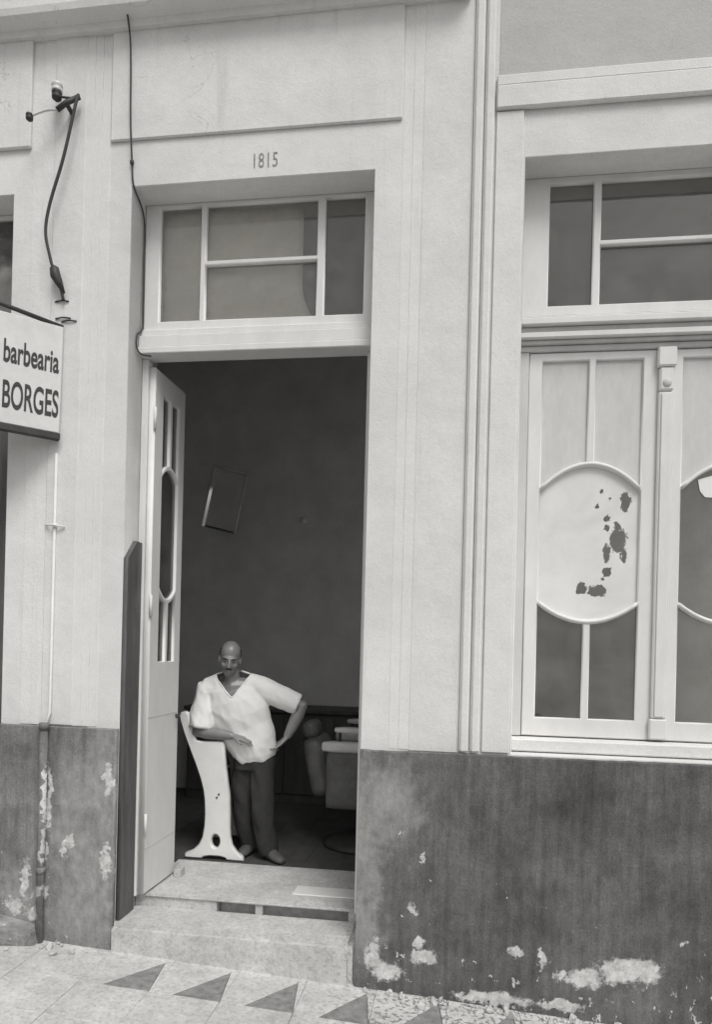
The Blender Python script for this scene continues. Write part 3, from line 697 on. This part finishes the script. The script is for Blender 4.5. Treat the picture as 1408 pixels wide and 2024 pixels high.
# ------------------------------------------------------------------ the man, leaning on the seat end
man = tag(empty('person', (-1.50, 1.18, 0.157)), 'bald man in white open necked shirt leaning forearm on the white seat end', 'person')
OFF = Vector((-1.50, 1.18, 0.157))
def V(x, y, z): return Vector((x, y, z)) - OFF
X = Vector((1, 0, 0))
hipc = V(-1.515, 1.20, 0.985)
chest = V(-1.665, 1.155, 1.30); neckb = V(-1.683, 1.13, 1.50)
Ls, Le, Lw = V(-1.880, 1.14, 1.42), V(-1.925, 1.06, 1.115), V(-1.640, 1.035, 1.100)     # image-left arm, forearm on the seat
Rs, Re, Rw = V(-1.480, 1.17, 1.455), V(-1.150, 1.22, 1.325), V(-1.262, 1.20, 1.085)      # image-right arm, elbow out
bm = bmesh.new()
# torso core, legs
loft(bm, [hipc - Vector((0, 0, .06)), hipc + Vector((-.01, 0, .05)), V(-1.575, 1.19, 1.13), chest, V(-1.68, 1.145, 1.42), V(-1.683, 1.14, 1.49)],
     [(.15, .10), (.16, .11), (.155, .11), (.19, .12), (.17, .10), (.07, .06)], 16, X)
loft(bm, [Ls + Vector((.10, 0, .0)), V(-1.68, 1.14, 1.45), Rs + Vector((-.06, 0, 0))], [.075, .09, .075], 12)
ll = [V(-1.585, 1.22, .95), V(-1.60, 1.22, .56), V(-1.555, 1.30, .20)]
rl = [V(-1.445, 1.20, .95), V(-1.425, 1.13, .56), V(-1.375, 1.16, .20)]
for L in (ll, rl): loft(bm, smooth_path(L, 4), [.08, .078, .072, .066, .06, .056, .052, .046, .04], 12)
# arms
def arm(s, e, w):
    loft(bm, [s, s.lerp(e, .35), s.lerp(e, .75), e, e.lerp(w, .3), e.lerp(w, .7), w], [.056, .054, .050, .048, .050, .042, .031], 12)
    ell(bm, e, (.042, .042, .042), 2)
arm(Ls, Le, Lw); arm(Rs, Re, Rw)
# image-left hand: lies flat beyond the seat end, back of the hand up
def finger(pts, r): loft(bm, [Vector(p) for p in pts], [r * (1 - .12 * i) for i in range(len(pts))], 8); ell(bm, pts[-1], (r * .72,) * 3, 1)
hd = (V(-1.40, 1.02, 1.05) - Lw).normalized(); hs = Vector((0, -1, -.25)); hs = (hs - hd * hs.dot(hd)).normalized(); hn = hd.cross(hs).normalized()
if hn.z < 0: hn = -hn
def hand(w, d, s, nrm, curl, spread=1.0):
    loft(bm, [w - d * .02, w + d * .03, w + d * .07, w + d * .10], [(.027, .021), (.038, .019), (.045, .017), (.043, .014)], 12, s)
    for k, (o_, l_) in enumerate(((-.033, .066), (-.011, .078), (.011, .073), (.033, .056))):
        a = w + d * .095 + s * o_; p1 = a + d * l_ * .45 + s * o_ * .12 * spread - nrm * curl * .008
        p2 = p1 + d * l_ * .32 - nrm * curl * .018; p3 = p2 + d * l_ * .22 - nrm * curl * .022
        finger([a - d * .02, p1, p2, p3], .0098)
    a = w + d * .028 - s * .030
    finger([a, a + d * .030 - s * .026 - nrm * .006, a + d * .058 - s * .034 - nrm * .014, a + d * .075 - s * .034 - nrm * .020], .0115)
hand(Lw, hd, -hs, hn, 0.7)
# image-right hand: rests on the barber chair's back
rd = (V(-1.19, 1.45, 1.03) - Rw).normalized(); rs = Vector((1, 0, 0)); rs = (rs - rd * rs.dot(rd)).normalized(); rn = rd.cross(rs).normalized()
if rn.z < 0: rn = -rn
hand(Rw, Vector((-.55, -.35, -.62)).normalized(), Vector((.45, -.9, .1)).normalized(), Vector((.75, .2, -.4)).normalized(), 0.8)
# neck and head
tilt = Euler((R(15), R(5), R(17)))
hc = V(-1.683, 1.06, 1.672); HM = Matrix.Translation(hc) @ tilt.to_matrix().to_4x4()
def H(x, y, z): return HM @ Vector((x, y, z))
loft(bm, [V(-1.683, 1.14, 1.44), V(-1.683, 1.125, 1.53), H(0, .03, -.045)], [.075, .060, .062], 14)
def he(c, r): ell(bm, H(*c), r, 3, tilt)
he((0, .022, .042), (.078, .097, .092)); he((0, -.012, -.010), (.069, .080, .085)); he((0, -.028, -.070), (.053, .058, .052)); he((0, -.048, -.098), (.030, .030, .024))
he((0, -.078, .026), (.055, .017, .012))                                  # brow
for s in (-1, 1):
    he((s * .038, -.066, -.026), (.024, .020, .020)); he((s * .079, .012, -.012), (.011, .022, .034))
    he((s * .012, -.098, -.034), (.010, .011, .009))
loft(bm, [H(0, -.088, .020), H(0, -.104, -.008), H(0, -.112, -.030), H(0, -.094, -.040)], [.009, .011, .014, .009], 8)
he((0, -.090, -.062), (.024, .010, .0065)); he((0, -.088, -.076), (.021, .010, .0075))
body = link('body', remesh(bm, 0.006, 3), M['skin'], man)
for s in (-1, 1):
    bm = bmesh.new(); ell(bm, H(s * .031, -.080, .006), (.0125, .0085, .007), 2, tilt); bobj('eye', bm, M['eye'], man, True)
    bm = bmesh.new(); ell(bm, H(s * .031, -.0885, .005), (.0052, .003, .0052), 2, tilt); bobj('pupil', bm, M['hair'], man, True)
    bm = bmesh.new(); loft(bm, [H(s * .014, -.094, .022), H(s * .034, -.092, .028), H(s * .056, -.074, .022)], [.003, .005, .003], 6); bobj('eyebrow', bm, M['hair'], man, True)
bm = bmesh.new(); loft(bm, [H(-.030, -.088, -.056), H(-.012, -.101, -.049), H(.012, -.101, -.049), H(.030, -.088, -.056)], [.003, .0045, .0045, .003], 8); bobj('moustache', bm, M['hair'], man, True)
# receding hair: a fringe round the sides and back of the head
bm = bmesh.new(); bmesh.ops.create_icosphere(bm, subdivisions=4, radius=1.0)
bmesh.ops.delete(bm, geom=[v for v in bm.verts if v.co.y < -0.28 + 0.08 * math.sin(v.co.z * 9) or v.co.z < -0.75 or (v.co.z > 0.62 and v.co.y < 0.35)], context='VERTS')
for v in bm.verts:
    p = Vector((v.co.x * .084, .022 + v.co.y * .101, .030 + v.co.z * .094)); v.co = HM @ (p + p.normalized() * .003 * noise.noise(p * 60))
o = bobj('hair', bm, M['hair'], man, True); sd_ = o.modifiers.new('s', 'SOLIDIFY'); sd_.thickness = 0.008

# shirt: torso, blousing over the belt, short sleeves
bm = bmesh.new()
loft(bm, [V(-1.505, 1.195, .905), V(-1.51, 1.19, .95), V(-1.525, 1.18, 1.03), V(-1.590, 1.175, 1.13), V(-1.635, 1.155, 1.25), V(-1.665, 1.15, 1.35), V(-1.675, 1.15, 1.43), V(-1.68, 1.15, 1.50), V(-1.683, 1.145, 1.545)],
     [(.150, .125), (.172, .14), (.190, .145), (.225, .14), (.245, .145), (.240, .145), (.215, .13), (.155, .10), (.100, .075)], 20, X)
def sleeve(s, e, t, r0, r1, inb):
    loft(bm, [s + inb, s, s.lerp(e, t * .5), s.lerp(e, t)], [r0 * .95, r0, (r0 + r1) / 2, r1], 14)
sleeve(Ls, Le + Vector((.02, .0, .0)), .93, .095, .098, Vector((.12, 0, .03)))
sleeve(Rs, Re, .90, .092, .078, Vector((-.12, 0, .03)))
loft(bm, [Ls + Vector((.0, 0, .01)), V(-1.683, 1.15, 1.50), Rs], [.085, .10, .085], 12)
me = remesh(bm, 0.009, 5)
b2 = bmesh.new(); b2.from_mesh(me)
top = V(-1.683, 1.1, 1.60); bot = V(-1.645, 1.1, 1.375)
def in_v(c):
    if c.y > V(0, 1.15, 0).y: return (Vector((c.x, c.y)) - Vector((neckb.x, neckb.y + .01))).length < .070 and c.z > V(0, 0, 1.50).z
    t = (c.z - bot.z) / (top.z - bot.z)
    if t < 0: return False
    return abs(c.x - (bot.x + (top.x - bot.x) * t)) < 0.175 * t ** 0.95
bmesh.ops.delete(b2, geom=[f for f in b2.faces if in_v(f.calc_center_median())], context='FACES')
bd = [v for v in b2.verts if v.is_boundary]
for _ in range(12):
    nw = {}
    for v in bd:
        nb_ = [e.other_vert(v).co for e in v.link_edges if e.is_boundary]
        if len(nb_) == 2: nw[v] = v.co * .4 + (nb_[0] + nb_[1]) * .3
    for v, c in nw.items(): v.co = c
for v in b2.verts:                                            # folds and drag lines
    c = v.co
    a = (1 - abs(noise.noise(Vector((c.x * 7 + c.z * 7, c.y * 5, c.z * 3 - c.x * 3)))) * 3) * .0055 + noise.noise(Vector((c.x * 24 + c.z * 12, c.y * 20, c.z * 9))) * .0035
    v.co = c + v.normal * a
# neckband along the cut edge
ed = [e for e in b2.edges if e.is_boundary]; loops = []
while ed:
    e = ed.pop(); loop = [e.verts[0], e.verts[1]]
    grown = True
    while grown:
        grown = False
        for f in list(ed):
            if f.verts[0] is loop[-1] or f.verts[1] is loop[-1]:
                loop.append(f.other_vert(loop[-1])); ed.remove(f); grown = True; break
    loops.append(loop)
lp = max(loops, key=len); pts = [v.co.copy() for v in lp]
for _ in range(4): pts = [(pts[i - 1] + pts[i] * 2 + pts[(i + 1) % len(pts)]) / 4 for i in range(len(pts))]
nbm = bmesh.new(); loft(nbm, pts[::2] + [pts[0], pts[1]], .0075, 7)
bobj('neckband', nbm, M['shirt'], man, True)
b2.to_mesh(me); b2.free()
for p in me.polygons: p.use_smooth = True
sh = link('shirt', me, M['shirt'], man); md = sh.modifiers.new('s', 'SOLIDIFY'); md.thickness = 0.004; md.offset = 0
# trousers
bm = bmesh.new()
loft(bm, [V(-1.515, 1.20, .83), V(-1.515, 1.20, .93), V(-1.513, 1.195, 1.00)], [(.165, .125), (.170, .13), (.155, .118)], 18, X)
for L, kx in ((ll, -1), (rl, 1)):
    pts = smooth_path(L, 4); loft(bm, pts, [.105, .102, .096, .090, .086, .082, .080, .079, .080], 14)
me = remesh(bm, 0.009, 5)
for v in me.vertices:
    c = v.co; k = noise.noise(Vector((c.x * 10, c.y * 10, c.z * 7 + c.x * 8))) * .016 + noise.noise(Vector((c.x * 26, c.y * 26, c.z * 12))) * .003
    v.co = c + v.normal * k
link('trousers', me, M['trousers'], man)
bm = bmesh.new(); loft(bm, [V(-1.513, 1.195, .985), V(-1.513, 1.195, 1.02)], [(.160, .122), (.160, .122)], 20, X); bobj('belt', bm, M['leather'], man, True)
# shoes
for a, dr in ((V(-1.555, 1.30, .157), Vector((-.15, -1, 0)).normalized()), (V(-1.375, 1.16, .157), Vector((.75, -.66, 0)).normalized())):
    sdv = Vector((-dr.y, dr.x, 0)); bm = bmesh.new()
    loft(bm, [a - dr * .075 + Vector((0, 0, .045)), a - dr * .05 + Vector((0, 0, .052)), a + dr * .03 + Vector((0, 0, .052)), a + dr * .10 + Vector((0, 0, .038)), a + dr * .16 + Vector((0, 0, .030)), a + dr * .195 + Vector((0, 0, .024))],
         [(.028, .038), (.038, .048), (.044, .05), (.050, .036), (.046, .028), (.026, .018)], 14, sdv)
    me = remesh(bm, 0.007, 3)
    for v in me.vertices: v.co.z = max(v.co.z, .002)
    link('shoe', me, M['shoe'], man)

# ------------------------------------------------------------------ crumbled base of the wall
def chunk(p, r, seed, flat=0.7):
    bm = bmesh.new(); bmesh.ops.create_icosphere(bm, subdivisions=2, radius=1.0)
    for v in bm.verts:
        k = 1 + 0.45 * noise.noise(v.co * 1.3 + Vector((seed * 3.1, seed, 0))); v.co = Vector((v.co.x * r[0], v.co.y * r[1], v.co.z * r[2])) * k
    return bm
bm = bmesh.new()
rs_ = random.Random(3)
for i in range(150):
    u = rs_.random()
    x = rs_.uniform(-2.75, -2.05) if u < .2 else rs_.uniform(-0.5, 1.7)
    r0 = rs_.uniform(.006, .02) if rs_.random() < .8 else rs_.uniform(.02, .034)
    y = -0.055 - r0 * .5 - abs(rs_.gauss(0, .06)); z = gz(x) + r0 * .35
    mt = Matrix.Translation((x, y, z)) @ Euler((rs_.random() * 6, rs_.random() * 6, rs_.random() * 6)).to_matrix().to_4x4() @ Matrix.Diagonal((r0, r0 * .8, r0 * .6, 1))
    q = bmesh.ops.create_icosphere(bm, subdivisions=1, radius=1.0, matrix=mt)
    for v in q['verts']: v.co += Vector((rs_.uniform(-1, 1), rs_.uniform(-1, 1), rs_.uniform(-1, 1))) * r0 * .22
o = bobj('rubble', bm, M['rubble']); tag(o, 'crumbs of fallen plaster along the foot of the dark dado', 'rubble', kind='stuff')
# broken sloping kerb stone by the neighbouring doorway
bm = bmesh.new()
ptsT = [(-3.05, -0.30, 0.10), (-2.50, -0.14, 0.02), (-2.47, -0.055, 0.03), (-3.05, -0.055, 0.14)]
tp = [bm.verts.new(p) for p in ptsT]; bt = [bm.verts.new((x + .02, y - .01, -0.12)) for x, y, z in ptsT]
bm.faces.new(tp); bm.faces.new(bt[::-1])
for i in range(4): bm.faces.new((tp[i], bt[i], bt[(i + 1) % 4], tp[(i + 1) % 4]))
bmesh.ops.subdivide_edges(bm, edges=list(bm.edges), cuts=5, use_grid_fill=True)
for v in bm.verts: v.co += Vector((noise.noise(v.co * 14), noise.noise(v.co * 14 + Vector((5, 0, 0))), noise.noise(v.co * 14 + Vector((0, 9, 0))))) * .012
o = bobj('broken_stone', bm, M['dado_left']); tag(o, 'broken sloping stone at the foot of the wall in the lower left corner', 'stone')
